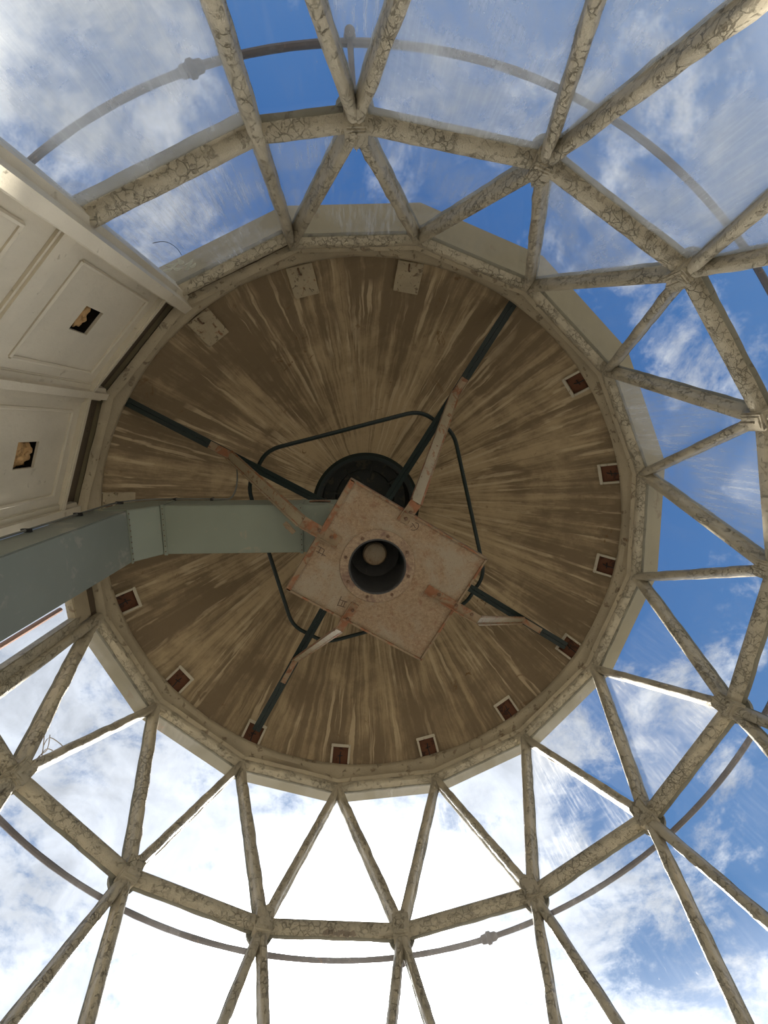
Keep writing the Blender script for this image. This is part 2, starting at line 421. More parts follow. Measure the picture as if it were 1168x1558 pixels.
# vent throat at the top of the cone
th = MB(); th.lathe([(.55, 6.26), (.575, 6.30), (.565, 6.34), (.50, 6.36), (.49, 6.75), (.36, 6.78), (.34, 6.95), (.001, 6.97)], 64)
thr = th.build('vent_throat', 'vent', ceiling, sharp=30)
hp = MB(); hp.lathe([(.585, 6.30), (.60, 6.26), (.555, 6.235), (.52, 6.25), (.53, 6.30)], 64, closed=True); hp.build('throat_ring', 'green', thr)
for k in range(8):
    a = k * PI / 4 + .2; bx_ = MB(); bx_.box(V3(.42 * math.cos(a), .42 * math.sin(a), 6.77), (.16, .02, .03), Matrix.Rotation(a, 3, 'Z')); bx_.build('spoke', 'vent', thr)

# ------------------------------------------------------------------ glazing bars
def bar_mesh(L, w_in, w_out, dep, out, name, seed, amp=.0022):
    rnd = random.Random(seed); m = MB(); nseg = max(4, int(L / .045))
    prof = [(-w_out, -.004), (-w_in, .004), (-w_in, dep * .45), (-w_in * .86, dep * .80), (-w_in * .45, dep * .97), (0, dep),
            (w_in * .45, dep * .97), (w_in * .86, dep * .80), (w_in, dep * .45), (w_in, .004), (w_out, -.004), (w_out, -out), (-w_out, -out)]
    vs = []; n = len(prof)
    ph = [rnd.uniform(0, 6.28) for _ in range(6)]
    for k in range(nseg + 1):
        x = L * k / nseg
        for i, (a, b) in enumerate(prof):
            j = amp * (math.sin(x * 23 + ph[i % 6] + i) * .6 + rnd.uniform(-1, 1))
            vs.append(V3(x, a + j * .8, b + (j if b > .01 else 0)))
    fs = [(k * n + i, (k + 1) * n + i, (k + 1) * n + (i + 1) % n, k * n + (i + 1) % n) for k in range(nseg) for i in range(n)]
    fs += [tuple(range(n)), tuple(range(nseg * n, (nseg + 1) * n))[::-1]]
    m.add(vs, fs)
    me = m.mesh(name, 'bar', sharp=48); me.materials.append(M['outer'])
    for p in me.polygons:                       # the flange outside the glass is darker
        if p.center.z < -.003 and len(p.vertices) == 4: p.material_index = 1
    return me
_cache = {}
def bar(name, a, b, parent, w_in=.026, w_out=.034, dep=.062, out=.026, inset=(0, 0), nrm=None):
    d = (b - a); L = d.length; d.normalize(); a = a + d * inset[0]; L -= inset[0] + inset[1]
    if nrm is None:
        mid = (a + b) / 2; nrm = -V3(mid.x, mid.y, 0)
    nrm = (nrm - d * nrm.dot(d)).normalized(); side = nrm.cross(d)
    key = (name, round(L, 2), w_in, dep, random.randrange(3))
    if key not in _cache: _cache[key] = bar_mesh(L, w_in, w_out, dep, out, name, len(_cache))
    return place(name, _cache[key], basis(d, side, nrm, a), parent)

win1 = struct(empty('window_1', (0, 0, ZN)))
DIAG = dict(w_in=.0265, w_out=.033, dep=.062)
for i in range(0, 12):
    bar('diagonal_bar', pt(i, ZR - .03), pt(i + .5, ZN), win1, inset=(.02, .05), **DIAG)
    bar('diagonal_bar', pt(i + 1, ZR - .03), pt(i + .5, ZN), win1, inset=(.02, .05), **DIAG)
    bar('diagonal_bar', pt(i, ZP), pt(i + .5, ZN), win1, inset=(0, .05), w_in=.025, w_out=.029, dep=.058)
    bar('diagonal_bar', pt(i + 1, ZP), pt(i + .5, ZN), win1, inset=(0, .05), w_in=.025, w_out=.029, dep=.058)
HB = dict(w_in=.026, w_out=.032, dep=.050, out=.032)
for i in range(0, 11): bar('horizontal_bar', pt(i + .5, ZN), pt(i + 1.5, ZN), win1, inset=(.05, .05), **HB)
def mer(i, z): return pt(i, z, R)
def chordpt(i, f, z): return pt(i, z) * (1 - f) + pt(i + 1, z) * f
bar('horizontal_bar', pt(0, ZN, R), pt(.5, ZN), win1, inset=(.02, .05), **HB)
bar('horizontal_bar', pt(11.5, ZN), pt(12, ZN, R), win1, inset=(.05, .02), **HB)
for i in range(16): bar('horizontal_bar', pt(i, ZP - .02), pt(i + 1, ZP - .02), win1, **HB)
for i in range(0, 12):
    bar('head_bar', pt(i, ZR - .012), pt(i + 1, ZR - .012), win1, w_in=.028, w_out=.034, dep=.048)
# cast nodes
def node_mesh():
    m = MB(); m.box((0, 0, .034), (.098, .125, .088)); m.box((0, 0, .066), (.072, .105, .035)); m.box((0, .02, .072), (.020, .10, .034))
    return m.mesh('node_casting', 'bar', bevel=.008)
nm = node_mesh()
bs = MB(); bs.lathe([(.001, -.06), (.05, -.06), (.078, -.045), (.082, -.02), (.001, -.02)], 20); boss = bs.mesh('outer_boss', 'outer')
for i in range(12):
    p = pt(i + .5, ZN); nrm = -rad(i + .5); up = V3(0, 0, 1); mt = basis(up.cross(nrm), up, nrm, p)
    nd = place('node_casting', nm, mt, win1); place('outer_boss', boss, mt, nd)
# panes
def pane(pts, parent, material, shrink=.0):
    c = sum(pts, Vector()) / 3 if len(pts) == 3 else sum(pts, Vector()) / len(pts)
    nr = (pts[1] - pts[0]).cross(pts[2] - pts[0]).normalized()
    m = MB(); k = len(pts)
    vs = [p + nr * .0025 for p in pts] + [p - nr * .0025 for p in pts]
    m.add(vs, [tuple(range(k)), tuple(range(k, 2 * k))[::-1]] + [(q, (q + 1) % k, (q + 1) % k + k, q + k) for q in range(k)])
    return m.build('glass_pane', material, parent, smooth=False)
RG = R + .006
def g(i, z): return pt(i, z, RG)
HAZ = {}
for i in range(12):
    top = i < 4
    pane([g(i, ZR), g(i + 1, ZR), g(i + .5, ZN)], win1, 'glass_haze' if i in (3,) else ('glass_dirty' if i in (0,) else 'glass'))
    pane([g(i, ZP), g(i + 1, ZP), g(i + .5, ZN)], win1, 'glass_milky' if i in (1, 2) else ('glass_haze' if i == 0 else 'glass'))
for i in range(1, 12):
    pane([g(i - .5, ZN), g(i + .5, ZN), g(i, ZR)], win1, {1: 'glass_haze', 2: 'glass_milky', 3: 'glass', 4: 'glass_haze', 6: 'glass_haze', 7: 'glass_dirty', 8: 'glass_dirty', 9: 'glass_dirty'}.get(i, 'glass'))
    pane([g(i - .5, ZN), g(i + .5, ZN), g(i, ZP)], win1, 'glass_milky' if i in (1, 2) else 'glass')
pane([g(0, ZN), g(.5, ZN), g(0, ZR)], win1, 'glass_haze'); pane([g(0, ZN), g(.5, ZN), g(0, ZP)], win1, 'glass')
pane([g(11.5, ZN), g(12, ZN), g(12, ZR)], win1, 'glass'); pane([g(11.5, ZN), g(12, ZN), g(12, ZP)], win1, 'glass')

# rectangular bays
win2 = struct(empty('window_2', pt(15.5, ZN)))
bar('upright_bar', pt(0, ZP), pt(0, 4.63), win2, w_in=.030, w_out=.036, dep=.070)
bar('horizontal_bar', pt(15, ZN - .01), pt(16, ZN - .01), win2, w_in=.030, w_out=.040, dep=.055, out=.050, inset=(.05, .02))
bar('head_bar', pt(15, 4.535), pt(16, 4.535), win2, w_in=.026, w_out=.034, dep=.050, inset=(.05, .02))
RECESS = True
pane([g(15, ZN), g(16, ZN), g(16, ZR), g(15, ZR)], win2, 'glass_haze')
pane([g(15, ZP), g(16, ZP), g(16, ZN), g(15, ZN)], win2, 'glass_milky')
win3 = struct(empty('window_3', pt(12.5, ZN)))
bar('upright_bar', pt(12, ZP), pt(12, 4.63), win3, w_in=.034, w_out=.04, dep=.070)
def sec(i, t, z, dep=0):      # point in the plane of bay i: t along the chord, dep inward
    a = ang(i + .5); nrm = V3(math.cos(a), math.sin(a), 0); tt = V3(-math.sin(a), math.cos(a), 0)
    return nrm * (R * math.cos(PI / 16) - dep) + tt * t + V3(0, 0, z)
def secbox(i, t0, t1, z0, z1, d0, d1, name, material, parent, **kw):
    a = ang(i + .5); nrm = V3(math.cos(a), math.sin(a), 0); tt = V3(-math.sin(a), math.cos(a), 0)
    m = MB(); m.box((0, 0, 0), (t1 - t0, d1 - d0, z1 - z0))
    me = m.mesh(name, material, **kw)
    return place(name, me, basis(tt, -nrm, V3(0, 0, -1) * -1, sec(i, (t0 + t1) / 2, (z0 + z1) / 2, (d0 + d1) / 2)), parent)
secbox(12, -.36, .40, 4.40, 4.56, -.03, .03, 'head_rail', 'ring', win3, bevel=.006)
secbox(12, -.38, -.305, ZP, 4.42, -.03, .035, 'side_stile', 'bar', win3, bevel=.006)
pane([g(12, ZP), g(13, ZP), g(13, ZR), g(12, ZR)], win3, 'glass')

# ------------------------------------------------------------------ solid panels (left)
wall = struct(empty('wall_left', pt(14, ZN)))
def grid_panel(i, z0, z1, hole, parent):
    a = ang(i + .5); nrm = V3(math.cos(a), math.sin(a), 0); tt = V3(-math.sin(a), math.cos(a), 0)
    xs = sorted({-.395, .395} | ({hole[0], hole[1]} if hole else set())); zs = sorted({z0, z1} | ({hole[2], hole[3]} if hole else set()))
    m = MB()
    # front face split around the hole, then thickened
    for q in range(len(xs) - 1):
        for r_ in range(len(zs) - 1):
            if hole and xs[q] >= hole[0] - 1e-6 and xs[q + 1] <= hole[1] + 1e-6 and zs[r_] >= hole[2] - 1e-6 and zs[r_ + 1] <= hole[3] + 1e-6: continue
            X0, X1, Z0, Z1 = xs[q], xs[q + 1], zs[r_], zs[r_ + 1]
            m.add([V3(X0, .0, Z0), V3(X1, .0, Z0), V3(X1, .0, Z1), V3(X0, .0, Z1)], [(0, 1, 2, 3)])
            m.add([V3(X0, -.015, Z0), V3(X1, -.015, Z0), V3(X1, -.015, Z1), V3(X0, -.015, Z1)], [(3, 2, 1, 0)])
    if hole:
        h = hole
        for (ax, az), (bx, bz) in (((h[0], h[2]), (h[1], h[2])), ((h[1], h[2]), (h[1], h[3])), ((h[1], h[3]), (h[0], h[3])), ((h[0], h[3]), (h[0], h[2]))):
            m.add([V3(ax, 0, az), V3(bx, 0, bz), V3(bx, -.015, bz), V3(ax, -.015, az)], [(0, 1, 2, 3)])
    me = m.mesh('panel', 'panel', smooth=False)
    return place('panel', me, basis(tt, -nrm, V3(0, 0, 1), nrm * (R * math.cos(PI / 16) - .01)), parent)
def bead(i, t0, t1, z0, z1, parent, r=.011, dep=.012):
    m = MB()
    for (a, b), (c, d) in (((t0, z0), (t1, z0)), ((t1, z0), (t1, z1)), ((t1, z1), (t0, z1)), ((t0, z1), (t0, z0))):
        p0, p1 = sec(i, a, b, dep), sec(i, c, d, dep)
        m.tube([p0 + (p1 - p0) * k / 6 for k in range(7)], r, 6, jitter=.12)
    m.build('panel_bead', 'panel', parent)
HOLES = {14: (-.048, .100, 3.94, 4.09), 13: (-.063, .093, 3.97, 4.13)}
for i in (13, 14):
    h = HOLES[i]
    p1 = grid_panel(i, 3.60, 4.465, h, wall)
    bead(i, -.27, .28, 3.72, 4.35, p1)
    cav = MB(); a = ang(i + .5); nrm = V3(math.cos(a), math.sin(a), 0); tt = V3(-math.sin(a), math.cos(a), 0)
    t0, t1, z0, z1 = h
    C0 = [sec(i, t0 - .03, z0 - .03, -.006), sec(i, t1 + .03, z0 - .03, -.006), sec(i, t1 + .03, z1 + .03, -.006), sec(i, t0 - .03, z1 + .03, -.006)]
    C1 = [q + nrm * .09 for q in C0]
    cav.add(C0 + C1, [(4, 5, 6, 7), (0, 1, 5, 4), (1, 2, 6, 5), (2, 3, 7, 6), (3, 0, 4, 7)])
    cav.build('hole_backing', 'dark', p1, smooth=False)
    p2 = grid_panel(i, ZP, 3.50, None, wall)
    bead(i, -.27, .28, ZP + .2, 3.36, p2)
    secbox(i, -.40, .40, 3.50, 3.60, -.02, .035, 'transom', 'panel', wall, bevel=.012)
    secbox(i, -.385, .385, 4.43, 4.468, -.02, .045, 'top_rail', 'panel', wall, bevel=.008)
    secbox(i, -.39, -.335, 3.60, 4.44, -.02, .022, 'side_stile', 'panel', wall, bevel=.008)
    secbox(i, .335, .39, 3.60, 4.44, -.02, .022, 'side_stile', 'panel', wall, bevel=.008)
    secbox(i, -.41, .41, 4.44, 4.72, -.050, -.03, 'recess_shade_board', 'recess', wall)
    secbox(i, -.43, .43, ZP, 4.8, -.16, -.12, 'outer_sheet', 'panel', wall)
    # irregular lump of hardened foam behind the square hole
    cz = (z0 + z1) / 2; cx = (t0 + t1) / 2
    m = bmesh.new(); bmesh.ops.create_icosphere(m, subdivisions=4, radius=.062)
    rnd = random.Random(i)
    offs = [(Vector((rnd.uniform(-1, 1), rnd.uniform(-1, 1), rnd.uniform(-1, 1))).normalized(), rnd.uniform(.15, .42)) for _ in range(22)]
    for v in m.verts:
        d = v.co.normalized(); k = 1.0
        for o_, s_ in offs: k += s_ * .35 * max(0, d.dot(o_) - .78) / .22
        v.co *= k * (1.18 if i == 13 else 1.0) * (.92 + .05 * math.sin(d.x * 17) * math.sin(d.y * 19 + i) + .05 * math.sin(d.z * 27))
        from mathutils import noise as mn
        v.co *= 1 + .42 * mn.noise(d * 2.3 + Vector((i, 0, 0))) + .22 * abs(mn.noise(d * 6 + Vector((0, i, 0))))
        v.co.y *= .5
        if i == 14: v.co.z *= .62
    me = bpy.data.meshes.new('foam_lump'); m.to_mesh(me); m.free(); me.materials.append(M['foam'])
    for p in me.polygons: p.use_smooth = True
    o = place('foam_lump', me, basis(tt, -nrm, V3(0, 0, 1), sec(i, cx + (.0 if i == 13 else .01), cz - .015, -.035)), None)
    tag(o, 'ragged brown foam lump filling only half of the slanting square hole nearer the skylight glass' if i == 14 else
        'bulky amber foam lump almost filling the square hole nearer the grey duct', 'foam', 'foam lumps in the panel holes')
# ribs between bays
def rib(i, z0, z1, half, dep, name='rib', material='panel'):
    a = rad(i); s = V3(-a.y, a.x, 0); m = MB()
    prof = [(-half, -.03), (-half, dep * .4), (-half * .55, dep * .55), (-half * .5, dep), (half * .5, dep), (half * .55, dep * .55), (half, dep * .4), (half, -.03)]
    P = [a * R + V3(0, 0, z0 + (z1 - z0) * k / 30) for k in range(31)]
    fr = []
    for k in range(31):
        q = 1 + random.uniform(-.02, .02); fr.append((s * q, -a * q))
    m.sweep(prof, P, fr); return m.build(name, material, wall, sharp=30)
rib(13, ZP, 4.63, .045, .05); rib(14, ZP, 4.62, .045, .055); rib(15, ZP, 4.62, .060, .115, 'corner_post')
secbox(15, -.38, .40, 4.565, 4.70, -.004, .012, 'recess_shade_board', 'recess', win2)  # dark strips drawn in for the shaded gap above the head bars
secbox(12, -.38, .40, 4.565, 4.70, -.004, .012, 'recess_shade_board', 'recess', win3)

# ------------------------------------------------------------------ outer handrail ring and pipe
hr = empty('handrail', (0, 0, 3.667))
RH, ZH = 2.43, 3.667
m = MB(); m.tube([V3(RH * math.cos(2 * PI * k / 160), RH * math.sin(2 * PI * k / 160), ZH) for k in range(160)], .0150, 8, closed=True, jitter=.05)
m.build('rail', 'rail', hr)
def knuckle(i, big=True):
    a = rad(i); s = V3(-a.y, a.x, 0); c = a * RH + V3(0, 0, ZH); m = MB()
    fr = []; P = []
    for k, (x, q) in enumerate(((-.055, .8), (-.042, 1.25), (-.018, 1.3), (-.010, 1.75), (.010, 1.8), (.02, 1.35), (.045, 1.25), (.055, .8))):
        P.append(c + s * x); fr.append((a * q, V3(0, 0, 1) * q))
    m.sweep([(.0185 * math.cos(t * PI / 8), .0185 * math.sin(t * PI / 8)) for t in range(16)], P, fr)
    m.build('knuckle', 'rail', hr)
for i in (15.80, 7.91, 3.9, 11.9): knuckle(i)
for i in (.5, 1.5, 4.5, 8.5, 12.5, 14.5):      # stand-offs joining the rail to the castings
    a = rad(i); m = MB(); m.tube([a * (R + .05) + V3(0, 0, ZN + .02), a * (R + .2) + V3(0, 0, ZH - .03), a * (RH + .01) + V3(0, 0, ZH)], .013, 8)
    m.build('stand_off', 'rail', hr)
    m = MB(); m.lathe([(.001, -.03), (.022, -.03), (.026, 0), (.022, .03), (.001, .035)], 12, c=a * (RH + .02) + V3(0, 0, ZH)); m.build('lug', 'rail', hr)
tag(hr, 'thin round grey-brown metal handrail circling outside the glass', 'handrail')
m = MB(); PA = sec(12, -.365, 4.74, -.30); PB = sec(12, -.345, 1.2, -.30)
m.tube([PA + (PB - PA) * k / 20 for k in range(21)], .018, 8, jitter=.05)
pipe = m.build('drain_pipe', 'pipe'); tag(pipe, 'slim reddish-brown vertical pipe outside the narrow window beside the grey duct', 'pipe')

# ------------------------------------------------------------------ green roof ties
ZH0, KS = 5.25, .20
def bz(r): return ZH0 - KS * r
truss = empty('roof_truss', (0, 0, ZH0))
for i, r1 in ((2, 2.04), (6, 1.93), (10, 1.93), (14, 2.04)):
    u = rad(i); s = V3(-u.y, u.x, 0)
    a = u * .10 + V3(0, 0, bz(.10)); b = u * r1 + V3(0, 0, bz(r1)); d = (b - a).normalized(); up = s.cross(d)
    if up.z < 0: up = -up
    m = MB()
    for sg in (-1, 1):     # two angles back to back
        prof = [(sg * .0012, -.03), (sg * .034, -.03), (sg * .034, -.024), (sg * .012, -.024), (sg * .012, .03), (sg * .0012, .03)]
        m.sweep(prof, [a, a + d * .5, b], [(s, up)] * 3)
    bm_ = m.build('tie_beam', 'green', truss, smooth=False)
    for r in (.45, 1.02, 1.5):
        c = u * r + V3(0, 0, bz(r)); q = MB(); q.box(c, (.06, .016, .05), basis(d, s, up, c).to_3x3()); q.build('spacer', 'green', bm_)
def arcpts(a, b, c, n=6):
    return [a * (1 - t) ** 2 + b * 2 * t * (1 - t) + c * t * t for t in [k / n for k in range(n + 1)]]
for i, j in ((14, 2), (2, 6), (6, 10), (10, 14)):
    jj = j if j > i else j + 16
    u, v = rad(i), rad(jj); su = V3(-u.y, u.x, 0); sv = V3(-v.y, v.x, 0)
    rr = 1.04; z = bz(rr) + .0
    p0 = u * rr + V3(0, 0, z); c0 = p0 + su * .14 + u * .03; p3 = v * rr + V3(0, 0, z); c3 = p3 - sv * .14 + v * .03
    dd = (c3 - c0).normalized()
    pts = arcpts(p0, c0, c0 + dd * .14) + arcpts(c3 - dd * .14, c3, p3)
    q = MB(); q.tube(pts, .0165, 8); q.build('ring_rod', 'green', truss)
q = MB(); q.lathe([(.001, 5.20), (.13, 5.20), (.15, 5.22), (.15, 5.29), (.13, 5.31), (.05, 5.31), (.04, 5.6), (.10, 5.75), (.16, 6.05), (.16, 6.3), (.001, 6.32)], 24)
q.build('hub', 'green', truss)
tag(truss, 'dark green crossed steel roof ties with a bent square rod ring around their middle', 'roof tie')

# ------------------------------------------------------------------ square vent box under the ties
ZB = 4.07; BC = V3(.065, .035, ZB); BA = math.radians(30.8)
cx_, sx_ = math.cos(BA), math.sin(BA); bx, by = V3(cx_, sx_, 0), V3(-sx_, cx_, 0)
HX, HY = .487, .390
cowl = empty('ventilator_box', BC)
def L2W(x, y, z=0): return BC + bx * x + by * y + V3(0, 0, z)
# hub axis position in local coordinates
ax0 = V3(.002, -.012, 0) - V3(BC.x, BC.y, 0); hx, hy = ax0.dot(bx), ax0.dot(by)
m = MB(); NS = 48; HR = .172
ring = [(hx + HR * math.cos(2 * PI * k / NS), hy + HR * math.sin(2 * PI * k / NS)) for k in range(NS)]
def sqpt(k):
    a = 2 * PI * k / NS; dx, dy = math.cos(a), math.sin(a); t = 9
    for lim, dv, o_ in ((HX, dx, hx), (HY, dy, hy)):
        if dv > 1e-6: t = min(t, (lim - o_) / dv)
        elif dv < -1e-6: t = min(t, (-lim - o_) / dv)
    return (hx + dx * t, hy + dy * t)
outer = [sqpt(k) for k in range(NS)]
for cxn, cyn in ((HX, HY), (-HX, HY), (-HX, -HY), (HX, -HY)):   # snap nearest to the corners
    k = min(range(NS), key=lambda k_: (outer[k_][0] - cxn) ** 2 + (outer[k_][1] - cyn) ** 2); outer[k] = (cxn, cyn)
m.add([L2W(x, y) for x, y in ring] + [L2W(x, y) for x, y in outer], [(k, (k + 1) % NS, (k + 1) % NS + NS, k + NS) for k in range(NS)])
m.add([L2W(x, y) for x, y in outer] + [L2W(x, y, .09) for x, y in outer], [(k, (k + 1) % NS, (k + 1) % NS + NS, k + NS) for k in range(NS)])
m.add([L2W(x, y, .09) for x, y in ring] + [L2W(x, y, .09) for x, y in outer], [(k, (k + 1) % NS, (k + 1) % NS + NS, k + NS) for k in range(NS)])
base = m.build('base_plate', 'rplate', cowl, weld=True, sharp=30)
# folded edge strips
for (x0, y0, x1, y1, wd) in ((-HX, -HY, -HX, HY, .026), (-HX, HY, HX, HY, .008), (HX, -HY, HX, HY, .008), (-HX, -HY, HX, -HY, .007)):
    m = MB(); a, b = L2W(x0, y0, .0), L2W(x1, y1, .0); d = (b - a).normalized(); s = V3(-d.y, d.x, 0)
    if s.dot(L2W(0, 0) - a) < 0: s = -s
    m.sweep([(-.004, -.012), (wd, -.012), (wd, .004), (-.004, .07)], [a, b], [(s, V3(0, 0, 1))] * 2)
    m.build('folded_edge', 'strap_rust', cowl)
HC = V3(.002, -.012, ZB)
m = MB(); m.lathe([(.172, -.004), (.172, -.011), (.228, -.011), (.232, -.006), (.232, 0.0)], 56, c=HC); col_ = m.build('collar', 'collar', cowl)
m = MB(); m.lathe([(.166, -.008), (.172, -.016), (.179, -.010), (.170, 0), (.168, .17), (.166, .30), (.001, .31)], 56, c=HC)
slv = m.build('sleeve', 'sleeve', cowl)
m = MB(); m.lathe([(.001, .145), (.04, .147), (.068, .157), (.079, .175), (.076, .20), (.04, .24), (.04, .30)], 40, c=HC + V3(-.008, -.03, 0)); m.build('inner_cap', 'rplate', cowl)
for k in range(8):
    a = k * PI / 4 + .32; m = MB()
    m.lathe([(.001, -.024), (.007, -.023), (.0105, -.012), (.012, -.010)], 8, c=HC + V3(.202 * math.cos(a), .202 * math.sin(a), 0)); m.build('bolt', 'bolt', cowl)
# pencilled roman numerals, thin strokes on the underside
def strokes(segs, name, wdt=.0022):
    m = MB()
    for a, b in segs:
        a, b = Vector(a), Vector(b); d = (b - a).normalized(); s = V3(-d.y, d.x, 0); z = V3(0, 0, ZB - .0012)
        aa, bb = V3(a.x, a.y, 0) + z, V3(b.x, b.y, 0) + z
        m.add([aa - s * wdt, bb - s * wdt, bb + s * wdt, aa + s * wdt] + [q + V3(0, 0, .0010) for q in (aa - s * wdt, bb - s * wdt, bb + s * wdt, aa + s * wdt)],
              [(0, 1, 2, 3), (7, 6, 5, 4), (0, 1, 5, 4), (1, 2, 6, 5), (2, 3, 7, 6), (3, 0, 4, 7)])
    return m.build(name, 'ink', cowl, smooth=False)
def unpx(px, py, z):
    d = CR @ V3((px - 584) / FPX, -(py - 779) / FPX, -1); return CAM + d * ((z - CAM.z) / d.z)
def cr(x, y, o, s): return unpx(o[0] + x / s, o[1] + y / s, ZB)   # measured once from the photograph, fixed in the plate's plane
o_, s_ = (470, 770), 5.31
strokes([(cr(a, b, o_, s_), cr(c, d, o_, s_)) for a, b, c, d in ((72, 322, 122, 350), (58, 362, 134, 404), (96, 336, 72, 384), (126, 352, 102, 402))], 'roman_numeral')
strokes([(cr(a, b, o_, s_), cr(c, d, o_, s_)) for a, b, c, d in ((262, 728, 228, 806), (248, 756, 308, 776), (232, 800, 292, 818), (276, 768, 256, 808), (294, 770, 276, 812))], 'roman_numeral')
arcs = [(858, 134), (882, 142), (886, 162), (872, 186), (848, 196), (822, 190)]
strokes([(cr(*arcs[k], o_, s_), cr(*arcs[k + 1], o_, s_)) for k in range(5)] + [(cr(832, 136, o_, s_), cr(862, 180, o_, s_)), (cr(818, 172, o_, s_), cr(834, 158, o_, s_))], 'roman_numeral')
# stem joining box to hub (hidden above)
m = MB(); m.lathe([(.17, ZB + .09), (.16, ZB + .4), (.05, ZB + .6), (.04, 5.21)], 32, c=(.0, 0, 0)); m.build('stem', 'green', cowl)
tag(cowl, 'rust-stained square metal ventilator box with a round black hole, hung under the roof ties', 'ventilator')

# hanger straps (angle iron) from the box up to the ties
def angle(name, label, P0, P1, P2, P3, inward, wd=.068, mats=('strap_rust', 'strap', 'strap_rust')):
    """flat foot P0-P1 on the plate, leg P1-P2, end plate P2-P3 on the beam"""
    e = empty(name, P1); pts = [Vector(P0), Vector(P1), Vector(P2), Vector(P3)]
    for k, part in enumerate(('foot', 'leg', 'end_tab')):
        a, b = pts[k], pts[k + 1]; d = (b - a).normalized()
        ref = V3(0, 0, 1) if k < 1 else V3(0, 0, 1)
        s = d.cross(ref).normalized() * inward; n_ = s.cross(d).normalized()
        if n_.z < 0: n_ = -n_
        m = MB(); wk = wd if k < 2 else wd * .8; h = .022 if k < 2 else .010
        prof = [(-wk / 2, 0), (wk / 2, 0), (wk / 2, -h), (wk / 2 - .005, -h), (wk / 2 - .005, -.005), (-wk / 2, -.005)]
        nn = 8; P = [a + (b - a) * q / nn for q in range(nn + 1)]
        m.sweep([(x, y) for x, y in prof], P, [(s, n_)] * (nn + 1))
        o = m.build(part, mats[k], e, sharp=30)
        if k == 1:
            for sg in (-1, 1):
                q = MB(); q.sweep([(sg * (wk / 2 + .002), .002), (sg * (wk / 2 - .009), .002), (sg * (wk / 2 - .009), -.008), (sg * (wk / 2 + .002), -.008 if sg < 0 else -.024)], P, [(s, n_)] * (nn + 1))
                q.build('leg_edge', 'strap_rust', o)
        if k == 0:
            for f in (.22, .55) + ((.85,) if (b - a).length > .26 else ()):
                c = a + (b - a) * f; q = MB(); q.lathe([(.001, -.018), (.008, -.017), (.012, -.006)], 8, c=c - s * .008); q.build('bolt', 'bolt', o)
    return tag(e, label, 'bracket', 'hanger brackets of the vent box')
def beam_pt(i, r, dz_=-.035): return rad(i) * r + V3(0, 0, bz(r) + dz_)
ZF = ZB - .002
def zf(x, y): return V3(x, y, ZF)
hbr = angle('hanger_bracket', 'pale channel bracket crossing in front of the grey duct, left of the rusty vent box', zf(-.231, -.166), zf(-.445, -.297), beam_pt(14, 1.26), beam_pt(14, 1.42), 1, .074)
angle('hanger_bracket', 'longest pale bracket, rising from the vent box towards the upper right tie', zf(.148, -.290), zf(.232, -.408), beam_pt(2, 1.28), beam_pt(2, 1.42), 1, .074)
angle('hanger_bracket', 'rusty thin-edged bracket at the right corner of the vent box', zf(.309, .135), zf(.650, .352), beam_pt(6, 1.50), beam_pt(6, 1.68), -1, .060)
angle('hanger_bracket', 'short rusty bracket below the vent box, reaching the lower left tie', zf(-.136, .226), zf(-.236, .396), beam_pt(10, 1.27), beam_pt(10, 1.48), -1, .055)
m = MB(); p = unpx(440, 803, 4.11); m.box(p, (.085, .032, .005), Matrix.Rotation(.85, 3, 'Z')); m.box(p + V3(-.012, -.006, -.008), (.022, .022, .012), Matrix.Rotation(.85, 3, 'Z'))
m.build('lug', 'strap_rust', hbr, bevel=.002)

# ------------------------------------------------------------------ duct
Y0, Y1 = -.345, -.018; ZD0, ZD1 = 4.38, 4.59
duct = empty('air_duct', (-1.4, -.23, ZD0))
def ductpiece(name, poly, material, parent=duct):    # poly in x,z ; extruded across y
    m = MB(); n = len(poly)
    m.add([V3(x, Y0, z) for x, z in poly] + [V3(x, Y1, z) for x, z in poly], [tuple(range(n)), tuple(range(n, 2 * n))[::-1]] + [(k, (k + 1) % n, (k + 1) % n + n, k + n) for k in range(n)])
    return m.build(name, material, parent, bevel=.006)
ductpiece('duct_section', [(-1.385, ZD0), (-.49, ZD0), (-.49, ZD1), (-1.385, ZD1)], 'ducth')
ductpiece('duct_section', [(-.488, ZD0 + .004), (-.16, ZD0 + .004), (-.16, ZD1), (-.488, ZD1)], 'ducth')
ductpiece('duct_elbow', [(-1.388, ZD0 - .001), (-1.388, ZD1), (-1.53, ZD1 - .005), (-1.665, ZD1 - .09), (-1.71, ZD0 - .17), (-1.51, ZD0 - .17)], 'ducth')
ductpiece('duct_drop', [(-1.51, ZD0 - .172), (-1.715, ZD0 - .172), (-1.715, .0), (-1.51, .0)], 'ductv')
# joint flanges, seams, rivets
def seam(x, z, horizontal=True):
    m = MB()
    if horizontal:
        m.box(V3(x, (Y0 + Y1) / 2, ZD0 - .003), (.022, Y1 - Y0 + .012, .008)); m.box(V3(x, Y0 - .003, (ZD0 + ZD1) / 2), (.022, .008, ZD1 - ZD0))
    else:
        m.box(V3(-1.507, (Y0 + Y1) / 2, z), (.008, Y1 - Y0 + .012, .02)); m.box(V3(-1.61, Y0 - .003, z), (.2, .008, .02))
    o = m.build('joint_strip', 'ducth', duct, bevel=.002)
    for k in range(9):
        q = MB(); y = Y0 + .02 + (Y1 - Y0 - .04) * k / 8
        c = V3(x, y, ZD0 - .008) if horizontal else V3(-1.501, y, z)
        q.lathe([(.001, -.004), (.0035, -.003), (.004, .002)], 6, c=c); q.build('rivet', 'bolt', o)
seam(-1.375, 0); seam(-.49, 0); seam(0, ZD0 - .175, False)
